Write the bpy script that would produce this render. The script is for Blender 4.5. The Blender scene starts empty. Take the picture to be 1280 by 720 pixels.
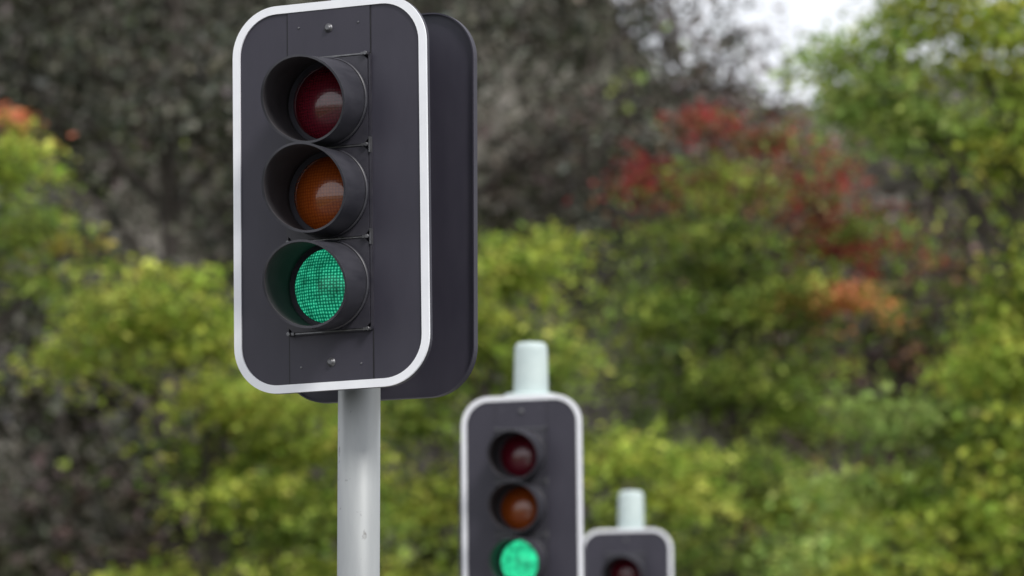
import bpy, bmesh, math, random
import numpy as np
from mathutils import Vector, Matrix, noise
random.seed(7); rng=np.random.default_rng(11)
scene=bpy.context.scene
COL=scene.collection

# ---------------------------------------------------------------- materials
def new_mat(name):
    m=bpy.data.materials.new(name); m.use_nodes=True
    nt=m.node_tree; b=nt.nodes['Principled BSDF']; return m,nt,b
def noisy(name,c1,c2,scale=8,rough=0.6,metal=0.0,bump=0.0,stretch=(1,1,1),rough2=None,detail=6,coat=0,spots=0):
    m,nt,b=new_mat(name); N=nt.nodes; L=nt.links
    tc=N.new('ShaderNodeTexCoord'); mp=N.new('ShaderNodeMapping'); mp.inputs['Scale'].default_value=stretch
    L.new(tc.outputs['Object'],mp.inputs['Vector'])
    n=N.new('ShaderNodeTexNoise'); n.inputs['Scale'].default_value=scale; n.inputs['Detail'].default_value=detail
    n.inputs['Roughness'].default_value=0.65
    L.new(mp.outputs[0],n.inputs['Vector'])
    r=N.new('ShaderNodeValToRGB'); r.color_ramp.elements[0].color=(*c1,1); r.color_ramp.elements[1].color=(*c2,1)
    r.color_ramp.elements[0].position=0.32; r.color_ramp.elements[1].position=0.68
    L.new(n.outputs['Fac'],r.inputs['Fac'])
    out=r.outputs['Color']
    if spots:   # scattered specks of grime
        n2=N.new('ShaderNodeTexNoise'); n2.inputs['Scale'].default_value=spots; n2.inputs['Detail'].default_value=4
        L.new(tc.outputs['Object'],n2.inputs['Vector'])
        r2=N.new('ShaderNodeValToRGB'); r2.color_ramp.elements[0].position=.66; r2.color_ramp.elements[1].position=.74
        L.new(n2.outputs['Fac'],r2.inputs['Fac'])
        mm=N.new('ShaderNodeMix'); mm.data_type='RGBA'; L.new(r2.outputs['Color'],mm.inputs['Factor'])
        L.new(out,mm.inputs['A']); mm.inputs['B'].default_value=(c1[0]*.55,c1[1]*.52,c1[2]*.48,1); out=mm.outputs['Result']
    L.new(out,b.inputs['Base Color'])
    b.inputs['Roughness'].default_value=rough; b.inputs['Metallic'].default_value=metal
    if rough2 is not None:
        mr=N.new('ShaderNodeMapRange'); mr.inputs['To Min'].default_value=rough; mr.inputs['To Max'].default_value=rough2
        L.new(n.outputs['Fac'],mr.inputs['Value']); L.new(mr.outputs[0],b.inputs['Roughness'])
    if bump:
        bp=N.new('ShaderNodeBump'); bp.inputs['Strength'].default_value=bump; bp.inputs['Distance'].default_value=0.01
        L.new(n.outputs['Fac'],bp.inputs['Height']); L.new(bp.outputs[0],b.inputs['Normal'])
    b.inputs['Coat Weight'].default_value=coat
    return m
M_board=noisy('board_dark_paint',(0.025,0.023,0.037),(0.036,0.033,0.049),9,0.46,rough2=0.64,stretch=(1,1,.3))
M_panel=noisy('housing_dark_plastic',(0.024,0.023,0.033),(0.038,0.036,0.047),30,0.42,rough2=0.6)
M_visor=noisy('visor_plastic',(0.022,0.022,0.030),(0.046,0.045,0.056),18,0.32,rough2=0.55,stretch=(1,.3,1))
M_inner=noisy('visor_inside_black',(0.020,0.018,0.022),(0.034,0.031,0.036),20,0.7)
M_groove=noisy('groove_black',(0.006,0.006,0.008),(0.012,0.012,0.014),20,0.7)
M_white=noisy('white_border_paint',(0.80,0.81,0.86),(0.87,0.88,0.92),9,0.5)
M_pole=noisy('grey_pole_paint',(0.26,0.275,0.285),(0.35,0.365,0.37),7,0.40,metal=.1,stretch=(1,1,.18),rough2=.6,bump=.06,spots=26)
M_cap=noisy('pole_cap_plastic',(0.47,0.56,0.56),(0.55,0.64,0.63),9,0.5)
M_steel=noisy('bolt_steel',(0.10,0.10,0.11),(0.2,0.2,0.21),60,0.4,metal=.7)

def lens_mat(name,col,bright,emis=0.0,emcol=(0,1,.5),coat=1.0):
    m,nt,b=new_mat(name); N=nt.nodes; L=nt.links
    tc=N.new('ShaderNodeTexCoord'); sx=N.new('ShaderNodeSeparateXYZ'); cx=N.new('ShaderNodeCombineXYZ')
    L.new(tc.outputs['Object'],sx.inputs[0]); L.new(sx.outputs['X'],cx.inputs['X']); L.new(sx.outputs['Z'],cx.inputs['Y'])
    v=N.new('ShaderNodeTexVoronoi'); v.voronoi_dimensions='2D'; v.inputs['Scale'].default_value=125; v.inputs['Randomness'].default_value=0.2
    L.new(cx.outputs[0],v.inputs['Vector'])
    r=N.new('ShaderNodeValToRGB'); r.color_ramp.elements[0].position=0.12; r.color_ramp.elements[1].position=0.55
    r.color_ramp.elements[0].color=(*bright,1); r.color_ramp.elements[1].color=(*col,1)
    L.new(v.outputs['Distance'],r.inputs['Fac']); L.new(r.outputs['Color'],b.inputs['Base Color'])
    b.inputs['Roughness'].default_value=0.25; b.inputs['Coat Weight'].default_value=coat; b.inputs['Coat Roughness'].default_value=0.05
    bp=N.new('ShaderNodeBump'); bp.inputs['Strength'].default_value=0.2; bp.inputs['Distance'].default_value=0.002
    L.new(v.outputs['Distance'],bp.inputs['Height']); L.new(bp.outputs[0],b.inputs['Normal'])
    if emis>0:
        b.inputs['Specular IOR Level'].default_value=.15
        n=N.new('ShaderNodeTexNoise'); n.inputs['Scale'].default_value=24; n.inputs['Detail'].default_value=3
        L.new(tc.outputs['Object'],n.inputs['Vector'])
        r2=N.new('ShaderNodeValToRGB'); e=r2.color_ramp.elements
        e[0].position=0.10; e[0].color=(*[min(1,c*1.35+.06) for c in emcol],1)
        e[1].position=0.45; e[1].color=(*[c*.30 for c in emcol],1)
        L.new(v.outputs['Distance'],r2.inputs['Fac']); L.new(r2.outputs['Color'],b.inputs['Emission Color'])
        mr=N.new('ShaderNodeMapRange'); mr.inputs['From Min'].default_value=.3; mr.inputs['From Max'].default_value=.7
        mr.inputs['To Min'].default_value=emis*.4; mr.inputs['To Max'].default_value=emis*1.5
        L.new(n.outputs['Fac'],mr.inputs['Value']); L.new(mr.outputs[0],b.inputs['Emission Strength'])
    return m
M_red=lens_mat('red_lens',(0.085,0.002,0.010),(0.15,0.006,0.018))
M_amber=lens_mat('amber_lens',(0.23,0.040,0.003),(0.35,0.075,0.006))
M_green=lens_mat('green_lens_lit',(0.0,0.02,0.012),(0.001,0.05,0.03),0.86,(0.0,0.43,0.225),.12)
M_green2=lens_mat('green_lens_lit_bright',(0.0,0.05,0.03),(0.003,0.12,0.07),1.9,(0.0,0.56,0.25),.2)

# ---------------------------------------------------------------- mesh helpers
def mk(name,bm,mats,parent=None,smooth=False):
    me=bpy.data.meshes.new(name); bmesh.ops.recalc_face_normals(bm,faces=bm.faces); bm.to_mesh(me); bm.free()
    for m in mats: me.materials.append(m)
    if smooth:
        for p in me.polygons: p.use_smooth=True
    o=bpy.data.objects.new(name,me); COL.objects.link(o)
    if parent: o.parent=parent
    return o
def empty(name,loc=(0,0,0),parent=None):
    o=bpy.data.objects.new(name,None); o.location=loc; o.empty_display_size=.3; COL.objects.link(o)
    if parent: o.parent=parent
    return o
def rr(w,h,r,n=10):
    pts=[]
    for cx,cz,a0 in ((w/2-r,h/2-r,0),(-w/2+r,h/2-r,90),(-w/2+r,-h/2+r,180),(w/2-r,-h/2+r,270)):
        for i in range(n+1):
            a=math.radians(a0+90*i/n); pts.append((cx+r*math.cos(a),cz+r*math.sin(a)))
    return pts
def plate(bm,pts,y0,y1,mi=0):
    a=[bm.verts.new((x,y0,z)) for x,z in pts]; b=[bm.verts.new((x,y1,z)) for x,z in pts]
    f=[bm.faces.new(a),bm.faces.new(b[::-1])]
    n=len(pts)
    for i in range(n): f.append(bm.faces.new((a[i],b[i],b[(i+1)%n],a[(i+1)%n])))
    for q in f: q.material_index=mi
def ring(bm,po,pi,y0,y1,mi=0):
    n=len(po); V=[[bm.verts.new((x,y,z)) for x,z in p] for p,y in ((po,y0),(pi,y0),(pi,y1),(po,y1))]
    for k in range(4):
        A=V[k];B=V[(k+1)%4]
        for i in range(n):
            f=bm.faces.new((A[i],A[(i+1)%n],B[(i+1)%n],B[i])); f.material_index=mi
def box(bm,x0,x1,y0,y1,z0,z1,mi=0):
    plate(bm,[(x0,z0),(x1,z0),(x1,z1),(x0,z1)],y0,y1,mi)
def lathe(bm,prof,n=40,axis='z',c=(0,0,0),mi=0,cap=True):
    rings=[]
    for r,t in prof:
        ringv=[]
        for i in range(n):
            a=2*math.pi*i/n
            if axis=='z': p=(c[0]+r*math.cos(a),c[1]+r*math.sin(a),c[2]+t)
            else: p=(c[0]+r*math.cos(a),c[1]+t,c[2]+r*math.sin(a))
            ringv.append(bm.verts.new(p))
        rings.append(ringv)
    for A,B in zip(rings,rings[1:]):
        for i in range(n):
            f=bm.faces.new((A[i],A[(i+1)%n],B[(i+1)%n],B[i])); f.material_index=mi; f.smooth=True
    if cap:
        for R in (rings[0],rings[-1]):
            f=bm.faces.new(R); f.material_index=mi

SP=0.2365; BW=0.550; BH=1.004
def visor(name,parent,zc,rnd,droop):
    bm=bmesh.new(); n=64; R0=.1125; R1=.1105
    def ringp(r,s):
        out=[]
        for i in range(n):
            a=2*math.pi*i/n
            L=.142+.036*math.sin(a)
            y=-.018-L*s
            out.append(bm.verts.new((r*math.cos(a)*(1+.05*s)+rnd*L*s,y,zc+r*math.sin(a)-droop*L*s)))
        return out
    segs=8; outer=[];inner=[]
    for k in range(segs+1):
        s=k/segs; r=R0+(R1-R0)*s
        if k==segs: r+=.0012
        t=.0035 if k<segs-1 else .0056
        outer.append(ringp(r,s if k!=segs-1 else .965)); inner.append(ringp(r-t,s if k!=segs-1 else .965))
    for A,B in zip(outer,outer[1:]):
        for i in range(n):
            f=bm.faces.new((A[i],A[(i+1)%n],B[(i+1)%n],B[i])); f.smooth=True
    for A,B in zip(inner,inner[1:]):
        for i in range(n):
            f=bm.faces.new((A[i],B[i],B[(i+1)%n],A[(i+1)%n])); f.smooth=True; f.material_index=1
    for A,B in ((outer[-1],inner[-1]),(outer[0],inner[0])):
        for i in range(n):
            bm.faces.new((A[i],A[(i+1)%n],B[(i+1)%n],B[i]))
    lathe(bm,[(R0+.001,-.014),(R0+.004,-.015),(R0+.004,-.022),(R0+.0008,-.024)],64,'y',(0,0,zc),0,False)
    return mk(name,bm,[M_visor,M_inner],parent)
LR=.096
def lens(name,parent,zc,mat):
    bm=bmesh.new(); prof=[]
    for k in range(13):
        a=k/12*math.radians(50)
        r=LR*math.sin(a)/math.sin(math.radians(50)); d=LR*(math.cos(a)-math.cos(math.radians(50)))/math.sin(math.radians(50))
        prof.append((max(r,.0004),-.013-d*.8))
    lathe(bm,prof,56,'y',(0,0,0),0,False)
    o=mk(name,bm,[mat],parent,True); o.location=(0,0,zc); return o
def head(parent,yaw,dist,z,green,roll=0,dx=0,away=False):
    h=empty('signal_head',(0,0,z),parent); h.rotation_euler=(0,math.radians(roll),-math.radians(yaw))
    e=empty('head_body',(dx,-dist,0),h)
    bm=bmesh.new()
    plate(bm,rr(BW,BH,.125,14),0,.004)
    mk('backboard',bm,[M_board],e)
    k=.004 if away else -.002
    bm=bmesh.new(); ring(bm,rr(BW-k,BH-k,.126-k/2,14),rr(BW-.040,BH-.040,.106,14),-.0045,.0015)
    mk('backboard_border',bm,[M_white],e)
    bm=bmesh.new()
    if away: ring(bm,rr(BW+.004,BH+.004,.127,14),rr(BW-.003,BH-.003,.1235,14),-.0065,.016)
    else: ring(bm,rr(BW+.0015,BH+.0015,.1255,14),rr(BW-.004,BH-.004,.123,14),.0018,.016)
    mk('backboard_lip',bm,[M_board],e)
    bm=bmesh.new()
    box(bm,-.117,.117,-.0028,-.0002,-BH/2+.0205,-3*SP/2-.004)
    box(bm,-.117,.117,-.0028,-.0002,3*SP/2+.004,BH/2-.0205)
    for sx in (-1,1): box(bm,sx*.1185-.0013,sx*.1185+.0013,-.0016,.0001,-BH/2+.02,BH/2-.02,1)
    mk('centre_strip',bm,[M_board,M_groove],e)
    bm=bmesh.new(); plate(bm,rr(.226,3*SP,.02,5),.0045,.088)
    mk('housing',bm,[M_panel],e)
    bm=bmesh.new()
    ring(bm,rr(.242,3*SP+.008,.010,4),rr(.232,3*SP-.002,.006,4),-.010,-.0003)
    mk('housing_frame',bm,[M_panel],e)
    for i,zc in enumerate((SP,0,-SP)):
        bm=bmesh.new()
        n=56; sq=[];ci=[]
        hw=.1145; hh=SP/2-.0035
        for k in range(n):
            a=2*math.pi*(k+.5)/n; c,s=math.cos(a),math.sin(a)
            f=min(hw/abs(c),hh/abs(s)); sq.append((f*c,zc+f*s)); ci.append(((LR+.001)*c,zc+(LR+.001)*s))
        ring(bm,sq,ci,-.013,-.001)
        mk('door',bm,[M_panel],e)
        bm=bmesh.new(); lathe(bm,[(LR+.001,-.001),(LR+.0007,-.0005)],40,'y',(0,0,zc),0,True); mk('lens_seat',bm,[M_groove],e)
        visor('visor',e,zc,(.015,.02,.025)[i],(.10,.03,.10)[i])
        lens('lens',e,zc,(M_red,M_amber,green)[i])
    bm=bmesh.new()
    for zz in (1.5*SP,.5*SP,-.5*SP,-1.5*SP):
        for sx in (-1,1):
            box(bm,sx*.108-.010,sx*.108+.010,-.019,-.0125,zz-.0035,zz+.0035,0)
            lathe(bm,[(.0045,-.0235),(.0055,-.022),(.0055,-.0185)],12,'y',(sx*.112,0,zz),0)
        box(bm,-.098,.098,-.0145,-.0128,zz-.0018,zz+.0018,0)
        if abs(zz)<1.4*SP: box(bm,.1175,.1215,-.017,-.004,zz-.02,zz+.02,0)
    for zz in (.432,-.432):
        lathe(bm,[(.005,-.012),(.0085,-.0095),(.0085,-.0045),(.012,-.004),(.012,-.0025)],18,'y',(0,0,zz),0)
    for sx in (-1,1):
        for q in (.44,-.44):
            lathe(bm,[(.002,-.0050),(.0028,-.0044),(.0028,-.0027)],10,'y',(sx*.085,0,q),0)
    mk('clips_and_screws',bm,[M_steel],e)
    bm=bmesh.new()
    for zz in (3*SP/2+.02,-3*SP/2-.02):
        box(bm,-.035,.035,.016,dist-.05,zz-.018,zz+.018)
        box(bm,-.06,.06,.0045,.014,zz-.03,zz+.03)
    mk('mounting_arm',bm,[M_steel],e)
    return h
def signal(loc,zc,heads,green,capz=0):
    s=empty('traffic_light',loc)
    bm=bmesh.new()
    lathe(bm,[(.0545,.12),(.0545,zc+.50)],48,'z')
    lathe(bm,[(.16,.12),(.16,.14),(.075,.145),(.07,.22),(.0555,.225)],48,'z')
    for k in range(4):
        a=math.pi/4+k*math.pi/2
        lathe(bm,[(.014,.14),(.014,.165),(.008,.166),(.008,.185)],6,'z',(.125*math.cos(a),.125*math.sin(a),0))
    mk('pole',bm,[M_pole],s)
    bm=bmesh.new(); q=zc+capz
    lathe(bm,[(.056,q+.44),(.079,q+.445),(.0795,q+.50),(.0775,q+.52),(.0735,q+.70),(.070,q+.722),(.060,q+.734),(.03,q+.738)],40,'z')
    lathe(bm,[(.056,q+.455),(.125,q+.46),(.125,q+.49),(.115,q+.503),(.080,q+.506)],40,'z')
    mk('pole_cap',bm,[M_cap],s)
    for (y,d,dz,r,dx,aw) in heads: head(s,y,d,zc+dz,green,r,dx,aw)
    return s
signal((-.392,12.0,0),3.386,[(24,.145,0.002,-.85,-.014,False),(24+180,.145,.006,.2,.013,True)],M_green)
signal((.085,20.9,0),3.357,[(16,.15,0,-.6,0.002,False),(150,.155,-.14,0,0,True)],M_green2,.02)
signal((.700,27.6,0),3.320,[(12,.15,0,-.3,0,False),(170,.13,-.1,0,0,True)],M_green2)

# ---------------------------------------------------------------- ground
M_grass=noisy('grass',(0.035,0.055,0.015),(0.09,0.11,0.035),3,0.9,bump=.6)
M_asph=noisy('asphalt',(0.040,0.040,0.042),(0.065,0.064,0.062),40,0.85,bump=.3)
M_conc=noisy('concrete',(0.28,0.27,0.25),(0.38,0.37,0.34),12,0.8,bump=.2)
M_paint=noisy('road_paint',(0.70,0.70,0.68),(0.82,0.82,0.80),20,0.7)
def sheet(name,x0,x1,y0,y1,z,mat):
    bm=bmesh.new(); v=[bm.verts.new(p) for p in ((x0,y0,z),(x1,y0,z),(x1,y1,z),(x0,y1,z))]; bm.faces.new(v)
    return mk(name,bm,[mat])
sheet('ground',-900,900,-600,1500,0,M_grass)
sheet('road',-9,10,-120,37,.004,M_asph)
sheet('road',-200,200,37.0,45,.004,M_asph)
bm=bmesh.new()
bmp=[( -1.2,-90),(1.7,-90),(1.7,31),(1.2,32.5),(.25,33.2),(-.7,32.5),(-1.2,31)]
def prism(bm,pts,z0,z1):
    a=[bm.verts.new((x,y,z0)) for x,y in pts]; b=[bm.verts.new((x,y,z1)) for x,y in pts]
    bm.faces.new(a[::-1]); bm.faces.new(b)
    for i in range(len(pts)): bm.faces.new((a[i],a[(i+1)%len(pts)],b[(i+1)%len(pts)],b[i]))
prism(bm,bmp,.006,.12); mk('median_island',bm,[M_conc])
bm=bmesh.new(); prism(bm,[(-200,45),(200,45),(200,45.3),(-200,45.3)],-.05,.13)
prism(bm,[(-9.3,-120),(-9,-120),(-9,37),(-9.3,37)],-.05,.13); prism(bm,[(10,-120),(10.3,-120),(10.3,37),(10,37)],-.05,.13)
mk('kerb',bm,[M_conc])
bm=bmesh.new()
for x in (-5.1,5.8):
    y=-90
    while y<34:
        v=[bm.verts.new(p) for p in ((x-.06,y,.008),(x+.06,y,.008),(x+.06,y+3,.008),(x-.06,y+3,.008))]; bm.faces.new(v); y+=9
for x0,x1 in ((-8.8,-1.4),(1.9,9.8)):
    v=[bm.verts.new(p) for p in ((x0,35.2,.008),(x1,35.2,.008),(x1,35.6,.008),(x0,35.6,.008))]; bm.faces.new(v)
mk('road_marking',bm,[M_paint])

# ---------------------------------------------------------------- trees
def leaf_material(name,trans=.35):
    m,nt,b=new_mat(name); N=nt.nodes; L=nt.links
    at=N.new('ShaderNodeAttribute'); at.attribute_name='leafcol'
    N.remove(b); d=N.new('ShaderNodeBsdfDiffuse'); L.new(at.outputs['Color'],d.inputs['Color'])
    last=d.outputs[0]
    if trans>0:
        tr=N.new('ShaderNodeBsdfTranslucent'); L.new(at.outputs['Color'],tr.inputs['Color'])
        mx=N.new('ShaderNodeMixShader'); mx.inputs[0].default_value=trans
        L.new(last,mx.inputs[1]); L.new(tr.outputs[0],mx.inputs[2]); last=mx.outputs[0]
    L.new(last,N['Material Output'].inputs['Surface'])
    return m
M_leaf=leaf_material('leaves',.35); M_leaf0=leaf_material('leaves_matt',0)
M_bark=noisy('bark',(0.035,0.028,0.024),(0.09,0.075,0.065),9,0.9,stretch=(1,1,.3),detail=3)
M_bark2=noisy('pale_bark',(0.08,0.068,0.063),(0.17,0.15,0.14),3,0.85,stretch=(1,1,.4),detail=3)

YG=[(.47,.53,.10),(.36,.46,.085),(.55,.57,.13),(.25,.34,.065)]
MG=[(.21,.29,.065),(.28,.36,.08),(.14,.20,.05),(.35,.40,.09)]  # mid greens, lightened so that haze is put into the leaf colour
LG=[(.38,.49,.15),(.47,.56,.17),(.27,.38,.10)]
RD=[(.44,.07,.075),(.35,.075,.065),(.30,.16,.09),(.22,.22,.08)]
OR=[(.66,.26,.11),(.60,.20,.12),(.45,.36,.10)]
EU=[(.098,.102,.078),(.135,.134,.108),(.070,.073,.056),(.16,.155,.135)]
BR=[(.15,.118,.11),(.20,.158,.148),(.12,.095,.085)]
DK=[(.045,.05,.028),(.06,.065,.036),(.075,.06,.05)]

class Tree:
    def __init__(s): s.lp=[];s.lc=[];s.tv=[];s.tf=[];s.nv=0
    def tube(s,pts,rad,sides=6):
        pts=[Vector(p) for p in pts]; base=s.nv
        for i,p in enumerate(pts):
            d=(pts[min(i+1,len(pts)-1)]-pts[max(i-1,0)]).normalized()
            u=d.orthogonal().normalized(); w=d.cross(u)
            for k in range(sides):
                a=2*math.pi*k/sides; q=p+(u*math.cos(a)+w*math.sin(a))*rad[i]; s.tv.append(q[:])
        for i in range(len(pts)-1):
            for k in range(sides):
                a=base+i*sides+k; b=base+i*sides+(k+1)%sides
                s.tf.append((a,b,b+sides,a+sides))
        s.nv+=len(pts)*sides
    def limb(s,a,b,r0,r1,wob=.12,n=6,sides=6,sag=0.12):
        a=Vector(a);b=Vector(b);L=(b-a).length;pts=[];rad=[]
        ph=Vector([random.uniform(-1,1) for _ in range(3)])
        for i in range(n+1):
            t=i/n; p=a.lerp(b,t)+ph*wob*L*math.sin(math.pi*t)*.5+Vector([random.uniform(-1,1) for _ in range(3)])*wob*.12*L*(0<i<n)
            p.z+=sag*L*math.sin(math.pi*t)
            pts.append(p);rad.append(r0+(r1-r0)*t)
        s.tube(pts,rad,sides); return pts
    def leaves(s,P,size,col,up=.9):
        n=len(P)
        nrm=rng.normal(size=(n,3))*.55; nrm[:,2]+=up; nrm/=np.linalg.norm(nrm,axis=1)[:,None]
        t=rng.normal(size=(n,3)); t-=nrm*(t*nrm).sum(1)[:,None]; t/=np.linalg.norm(t,axis=1)[:,None]
        b=np.cross(nrm,t); sz=(size*rng.uniform(.6,1.35,n))[:,None]
        q=np.stack([P-t*sz*.5,P+b*sz*.36-t*sz*.05,P+t*sz*.55,P-b*sz*.36-t*sz*.05],1)
        q[:,1,2]+=0.1*size; q[:,3,2]+=.1*size
        s.lp.append(q); s.lc.append(col)
    def lobe(s,c,r,pal,sprays,leaf=.112,n=28,spr=.30,up=.9,flat=.22,twigs=.35,out=1.6):
        c=np.array(c,float); r=np.array(r,float)
        pal=np.array(pal)
        lobecol=rng.uniform(.82,1.16)
        for k in range(sprays):
            d=rng.normal(size=3); d/=np.linalg.norm(d); f=rng.uniform(0,1)**(1/(3*out))
            p=c+d*r*f*rng.uniform(.8,1.12)
            h=np.array([d[0],d[1],d[2]*.2-.12]); h/=np.linalg.norm(h)+1e-6
            sc=rng.uniform(.6,1.35)
            m=int(n*sc)
            side=np.cross(h,[0,0,1.]); side/=np.linalg.norm(side)+1e-6
            a=rng.normal(size=m)*spr*sc; b_=rng.normal(size=m)*spr*.6*sc; z=rng.normal(size=m)*spr*flat*sc
            P=p+a[:,None]*h+b_[:,None]*side; P[:,2]+=z-.35*(a*a)/max(spr,.01)*.5
            base=pal[rng.integers(len(pal))]*rng.uniform(.75,1.2)*lobecol
            col=base[None]*rng.uniform(.65,1.35,(m,1))*(1+rng.normal(size=(m,3))*.06)
            s.leaves(P,leaf,np.clip(col,.004,.8),up)
            if random.random()<twigs:
                st=c+(p-c)*.25
                s.limb(st,p,.016,.006,.15,3,3)
    def build(s,name,bark,mat=None):
        root=empty(name)
        if s.tf:
            me=bpy.data.meshes.new('trunk_and_limbs'); me.from_pydata(s.tv,[],s.tf); me.materials.append(bark)
            for p in me.polygons: p.use_smooth=True
            o=bpy.data.objects.new('trunk_and_limbs',me); COL.objects.link(o); o.parent=root
        if s.lp:
            Q=np.concatenate(s.lp); C=np.concatenate(s.lc); n=len(Q)
            me=bpy.data.meshes.new('foliage'); me.vertices.add(n*4); me.vertices.foreach_set('co',Q.reshape(-1).astype(np.float32))
            me.loops.add(n*4); me.loops.foreach_set('vertex_index',np.arange(n*4,dtype=np.int32))
            me.polygons.add(n); me.polygons.foreach_set('loop_start',np.arange(0,n*4,4,dtype=np.int32))
            me.update(calc_edges=True)
            at=me.attributes.new('leafcol','FLOAT_COLOR','FACE')
            at.data.foreach_set('color',np.concatenate([C,np.ones((n,1))],1).reshape(-1).astype(np.float32))
            me.materials.append(mat or M_leaf)
            o=bpy.data.objects.new('foliage',me); COL.objects.link(o); o.parent=root
        return root
def tree(name,base,top,r0,lobes,bark,**kw):
    t=Tree(); bx,by=base
    tr=t.limb((bx,by,-.05),(bx+random.uniform(-.4,.4),by,top),r0,r0*.25,.05,10,10,0)
    for lb in lobes:
        x,y,z,rx,ry,rz,pal,ns=lb
        if z<4.6: ns=int(ns*.5)
        c=(x,by+y,z)
        zi=max(1.6,z-1.4-.35*abs(x-bx)); 
        st=min(tr,key=lambda p:abs(p.z-zi))
        t.limb(st,c,r0*.34,.02,.12,7,6)
        t.lobe(c,(rx,ry,rz),pal,ns,**kw)
    return t.build(name,bark)

tree('maple_tree',(-3.4,55),8.2,.17,[
 (-4.4,0,8.7,.95,1.2,.6,YG,84),(-3.6,.3,8.4,.7,1,.4,YG,40),(-5.15,.2,8.05,.35,1,.2,YG,14),
 (-3.2,-.2,7.6,.7,1.1,.35,YG,50),(-2.3,0,7.2,.8,1,.5,YG,64),(-3.4,.6,7.0,.8,1,.4,MG,30),
 (-3.0,0,6.4,.7,1.2,.3,YG,36),(-2.3,.2,6.2,.9,1.1,.5,MG,60),(-3.6,0,5.35,1.4,1.3,.3,YG,60),(-2.3,0,5.4,.9,1,.5,YG,40),
 (-3.7,0,4.0,1.8,1.4,.7,MG,60)],M_bark)
tree('maple_tree',(-.4,58),8.6,.16,[
 (0.05,0,9.65,.7,.9,.45,YG,50),(-.55,0,8.8,.9,1,.6,YG,60),(.3,.3,8.5,.7,.9,.4,MG,40),(-1.2,0,7.8,.8,1,.5,MG,50),
 (-1.1,0,6.7,.9,1,.5,YG,60),(.2,.2,7.3,.9,1,.5,MG,50),(1.7,-.3,7.2,.95,1,.3,YG,50),(2.2,0,6.7,.6,1,.25,YG,26),
 (.6,0,6.1,1.1,1.2,.5,MG,56),(-.9,0,5.4,1.1,1.2,.5,YG,54),(1.5,0,5.1,1.1,1.2,.5,MG,50),(.2,0,4.0,1.9,1.4,.7,MG,60)],M_bark)
tree('maple_tree',(3.1,62),10.5,.2,[
 (2.6,0,10.3,1.1,1.2,.6,MG,84),(3.4,.3,9.7,1.0,1.2,.5,MG,70),(1.8,0,9.5,.7,1,.5,MG,44),(2.4,0,8.6,1.2,1.2,.6,MG,84),
 (3.8,0,8.5,.7,1.1,.6,MG,44),(4.3,-.3,9.7,.6,.6,.10,OR,26),(2.9,.2,11.2,.9,1,.4,[MG[1],MG[3],RD[2]],44),(4.15,0,11.1,.35,.8,.5,RD,26),
 (2.6,0,12.1,.4,.8,.25,RD,13),(4.6,.3,10.5,.6,.8,.4,[MG[0],MG[1],RD[1]],34),(1.7,.4,11.4,.25,.6,.5,RD,14),(3.5,.2,11.9,.6,.7,.25,[RD[0],RD[2],RD[3]],18),
 (3.0,0,7.2,1.2,1.2,.55,MG,76),(4.1,0,7.0,.9,1.1,.4,YG,40),(2.6,0,6.0,1.4,1.3,.55,MG,76),(4.2,0,5.6,1.1,1.2,.5,MG,50),(3.1,0,4.4,1.9,1.4,.7,MG,70)],M_bark)
tree('maple_tree',(5.6,48),9.6,.17,[
 (3.75,0,10.3,.7,.9,.4,LG,54),(4.5,0,10.9,.8,.9,.5,YG,64),(5.2,0,10.4,.8,.9,.7,YG,80),(4.3,.3,9.75,.6,.8,.35,LG,44),
 (5.15,0,9.4,.5,.8,.35,YG,40),(3.5,.2,9.9,.35,.6,.2,LG,18),(6.2,0,9.6,1,1,.9,YG,50),(5.9,0,8.2,.9,1,.6,YG,40),
 (5.2,0,7.9,.5,.8,.4,YG,44),(4.9,-.2,7.2,.55,.8,.4,YG,60),(5.3,0,6.5,.8,.9,.45,YG,70),(4.15,0,6.65,.75,.9,.25,LG,56),
 (4.7,0,5.8,.9,.9,.4,YG,74),(3.8,.2,5.95,.75,.8,.25,LG,44),(4.1,0,5.1,1.1,1,.45,YG,66),(5.6,0,5.2,1.0,1,.6,YG,50),(3.3,0,5.25,.5,.7,.25,LG,26),(4.8,0,4.0,1.6,1.2,.7,MG,60)],M_bark,leaf=.10,n=30,spr=.25)
tree('maple_tree',(-6.4,52),9.8,.17,[
 (-5.7,0,10.0,.4,.8,.4,YG,20),(-5.65,0,10.45,.25,.5,.15,OR,6),(-5.5,0,9.2,.5,.8,.3,MG,22),(-5.0,0,8.95,.2,.5,.15,OR,3),(-5.3,0,8.6,.4,.8,.2,MG,10),
 (-6.6,0,9.6,1.1,1,.8,MG,50),(-6.9,0,8.0,1.0,1,.6,DK,50),(-6.9,0,6.6,1.0,1,.7,DK,50),(-6.5,0,5.0,1.3,1,.7,DK,40)],M_bark)
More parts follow.
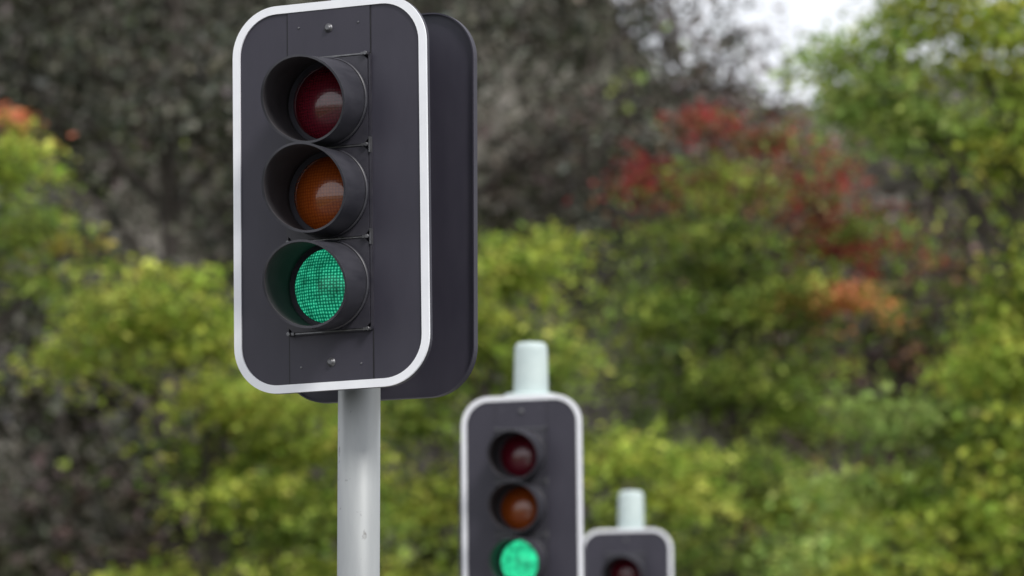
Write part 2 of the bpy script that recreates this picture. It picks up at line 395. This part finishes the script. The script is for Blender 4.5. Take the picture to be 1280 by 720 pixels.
def euc(x,y,h,w,pal,dens,seed,leaf=.17,n=22,name='eucalyptus_tree',bark=None):
    random.seed(seed); t=Tree()
    tr=t.limb((x,y,-.05),(x+random.uniform(-1,1),y,h*.86),.30,.06,.05,12,10,0)
    z=h*.30
    while z<h:
        a=random.uniform(0,6.28); rr_=w*(.45+.55*math.sin(math.pi*min(1,(z/h-.15)/.85)))*random.uniform(.3,1)
        c=(x+rr_*math.cos(a),y+rr_*math.sin(a)*.7,z)
        st=min(tr,key=lambda p:abs(p.z-max(2,z-2.2)))
        t.limb(st,c,.11,.03,.16,7,5)
        for q in range(5):
            e=(c[0]+random.uniform(-1.6,1.6),c[1]+random.uniform(-1.2,1.2),c[2]+random.uniform(-.3,1.7))
            t.limb(c,e,.03,.008,.2,4,3)
        t.lobe(c,(1.7,1.5,1.1),pal,int(dens*random.uniform(.6,1.2)),leaf=leaf,n=n,spr=.42,up=.35,flat=.55,twigs=.5)
        z+=h*.027
    return t.build(name,bark or M_bark2,M_leaf0)
euc(-12.0,84,23,4.0,EU,32,1,bark=M_bark); euc(-6.8,80,24,4.6,EU,46,2,bark=M_bark); euc(-1.2,86,24.5,4.2,EU,34,3,bark=M_bark)
euc(2.6,88,20.5,2.6,BR+EU,26,6); euc(6.6,92,16.6,3.4,BR+RD[2:3]+MG[:1],26,8); euc(11.5,90,18.5,3.2,MG+EU,30,9)
def bare(x,y,h,seed,name='bare_tree'):
    random.seed(seed); t=Tree()
    def rec(p,d,L,r,dep):
        e=p+d*L; t.limb(p,e,r,r*.6,.1,3,5 if dep>2 else 3,0)
        if dep==0: return
        for _ in range(3 if dep>1 else 4):
            nd=(d+Vector([random.uniform(-.7,.7),random.uniform(-.7,.7),random.uniform(-.15,.45)])).normalized()
            rec(p.lerp(e,random.uniform(.55,1)),nd,L*random.uniform(.6,.82),r*.58,dep-1)
    rec(Vector((x,y,-.05)),Vector((0,0,1)),h*.30,.2,6)
    return t.build(name,M_bark2)
bare(2.4,78,17,3); bare(0.4,76,16,9); bare(5.2,80,13.5,14)

# wooded hillside that closes the view behind the trees
def crest(x):
    pts=[(-140,20),(-60,27),(-14,32),(-1,32),(2.5,29.5),(5.5,27.0),(12,26.8),(15,28),(40,27),(140,18)]
    for (a,ha),(b,hb) in zip(pts,pts[1:]):
        if a<=x<=b:
            t=(x-a)/(b-a); t=t*t*(3-2*t); return ha+(hb-ha)*t
    return 16
m,nt,b=new_mat('hill_woodland'); N=nt.nodes; L=nt.links
tc=N.new('ShaderNodeTexCoord'); n1=N.new('ShaderNodeTexNoise'); n1.inputs['Scale'].default_value=.75; n1.inputs['Detail'].default_value=6; n1.inputs['Roughness'].default_value=.75
L.new(tc.outputs['Object'],n1.inputs['Vector']); r=N.new('ShaderNodeValToRGB'); e=r.color_ramp.elements
e[0].position=.33; e[0].color=(.045,.040,.034,1); e[1].position=.68; e[1].color=(.26,.24,.22,1)
q=e.new(.5); q.color=(.105,.098,.082,1)
L.new(n1.outputs['Fac'],r.inputs['Fac']); L.new(r.outputs['Color'],b.inputs['Base Color']); b.inputs['Roughness'].default_value=.9
b.inputs['Specular IOR Level'].default_value=.1
M_hill=m
NX,NY=420,70; vs=[];fs=[]
for j in range(NY+1):
    v=j/NY
    for i in range(NX+1):
        x=-110+220*i/NX
        y=116+26*v
        z=crest(x)*(v**.55 if v>0 else 0)-.3
        nn=noise.fractal(Vector((x*.35,y*.35,z*.35)),.9,2.1,5); n2=noise.noise(Vector((x*1.7,y*1.7,z*1.7)))
        vs.append((x+n2*.5*v,y-nn*2.2,z+(nn*1.6+n2*.8)*min(1,v*4)))
for j in range(NY):
    for i in range(NX):
        a=j*(NX+1)+i; fs.append((a,a+1,a+NX+2,a+NX+1))
k0=len(vs)
for i in range(NX+1): vs.append((-110+220*i/NX,230,-1))
for i in range(NX):
    a=NY*(NX+1)+i; fs.append((a,a+1,k0+i+1,k0+i))
me=bpy.data.meshes.new('hill'); me.from_pydata(vs,[],fs); me.materials.append(M_hill)
for p in me.polygons: p.use_smooth=True
o=bpy.data.objects.new('hill',me); COL.objects.link(o)

# distant tree mass in front of the hill
t=Tree(); random.seed(40)
for i in range(130):
    x=random.uniform(-22,24); y=random.uniform(100,112)
    lim=26 if x<1 else (22.0 if x<4 else (17.5 if x<11 else 19))
    z=random.uniform(7,lim)
    t.lobe((x,y,z),(2.8,2.0,1.9),EU+DK if random.random()<.75 else MG[:1]+BR,24,leaf=.42,n=19,spr=.75,up=.5,flat=.5,twigs=0)
for i in range(30):
    x=-21+i*1.47; yy=random.uniform(101,111); t.limb((x,yy,0),(x+random.uniform(-1,1),yy,15),.3,.1,.05,6,6,0)
t.build('distant_tree_row',M_bark,M_leaf0)
t=Tree()
for i in range(62):
    x=random.uniform(-11,11); y=random.uniform(66,76); z=random.uniform(3.0,7.8)
    t.lobe((x,y,z),(1.6,1.2,1.1),DK+BR[2:3] if x<-3 else MG+DK[:2],32,leaf=.20,n=22,spr=.4,twigs=.1)
for i in range(40):
    x=random.uniform(-11,11); y=random.uniform(67,75); t.limb((x,y,0),(x+random.uniform(-.6,.6),y,random.uniform(3,7)),.06,.02,.08,5,5,0)
t.build('shrub_thicket',M_bark,M_leaf0)

# ---------------------------------------------------------------- light
w=bpy.data.worlds.new("World"); scene.world=w; w.use_nodes=True; nt=w.node_tree; N=nt.nodes; L=nt.links
bg=N['Background']; bg.inputs['Strength'].default_value=.1
sun_el=math.radians(46); az=math.radians(145)
sky=N.new('ShaderNodeTexSky'); sky.sky_type='NISHITA'; sky.sun_disc=False; sky.sun_elevation=sun_el; sky.sun_rotation=az
tc=N.new('ShaderNodeTexCoord'); nz=N.new('ShaderNodeTexNoise'); nz.inputs['Scale'].default_value=2.5; nz.inputs['Detail'].default_value=4
L.new(tc.outputs['Generated'],nz.inputs['Vector'])
rp=N.new('ShaderNodeValToRGB'); rp.color_ramp.elements[0].position=.3; rp.color_ramp.elements[1].position=.7
rp.color_ramp.elements[0].color=(.80,.82,.88,1); rp.color_ramp.elements[1].color=(1,1,1,1)
L.new(nz.outputs['Fac'],rp.inputs['Fac'])
vm=N.new('ShaderNodeVectorMath'); vm.operation='SCALE'; vm.inputs['Scale'].default_value=13.0
L.new(rp.outputs['Color'],vm.inputs[0])
mx=N.new('ShaderNodeMix'); mx.data_type='RGBA'; mx.inputs['Factor'].default_value=.84
L.new(sky.outputs[0],mx.inputs['A']); L.new(vm.outputs[0],mx.inputs['B']); L.new(mx.outputs['Result'],bg.inputs['Color'])
sd=bpy.data.lights.new('sun','SUN'); sd.energy=2.6; sd.angle=math.radians(13); sd.color=(1,.97,.92)
so=bpy.data.objects.new('sun',sd); COL.objects.link(so)
dirv=Vector((math.sin(az)*math.cos(sun_el),math.cos(az)*math.cos(sun_el),math.sin(sun_el)))
so.rotation_euler=dirv.to_track_quat('Z','Y').to_euler(); so.location=(5,-5,20)

# ---------------------------------------------------------------- camera
cd=bpy.data.cameras.new('camera'); cam=bpy.data.objects.new('camera',cd); COL.objects.link(cam); scene.camera=cam
cam.location=(0,0,1.55); cam.rotation_euler=(math.radians(90+7.66),0,0)
cd.lens=165.4; cd.sensor_width=36; cd.clip_end=4000; cd.clip_start=.1
cd.dof.use_dof=True; cd.dof.focus_distance=11.95; cd.dof.aperture_fstop=4.0
scene.view_settings.view_transform='Standard'; scene.view_settings.look='None'; scene.view_settings.exposure=0
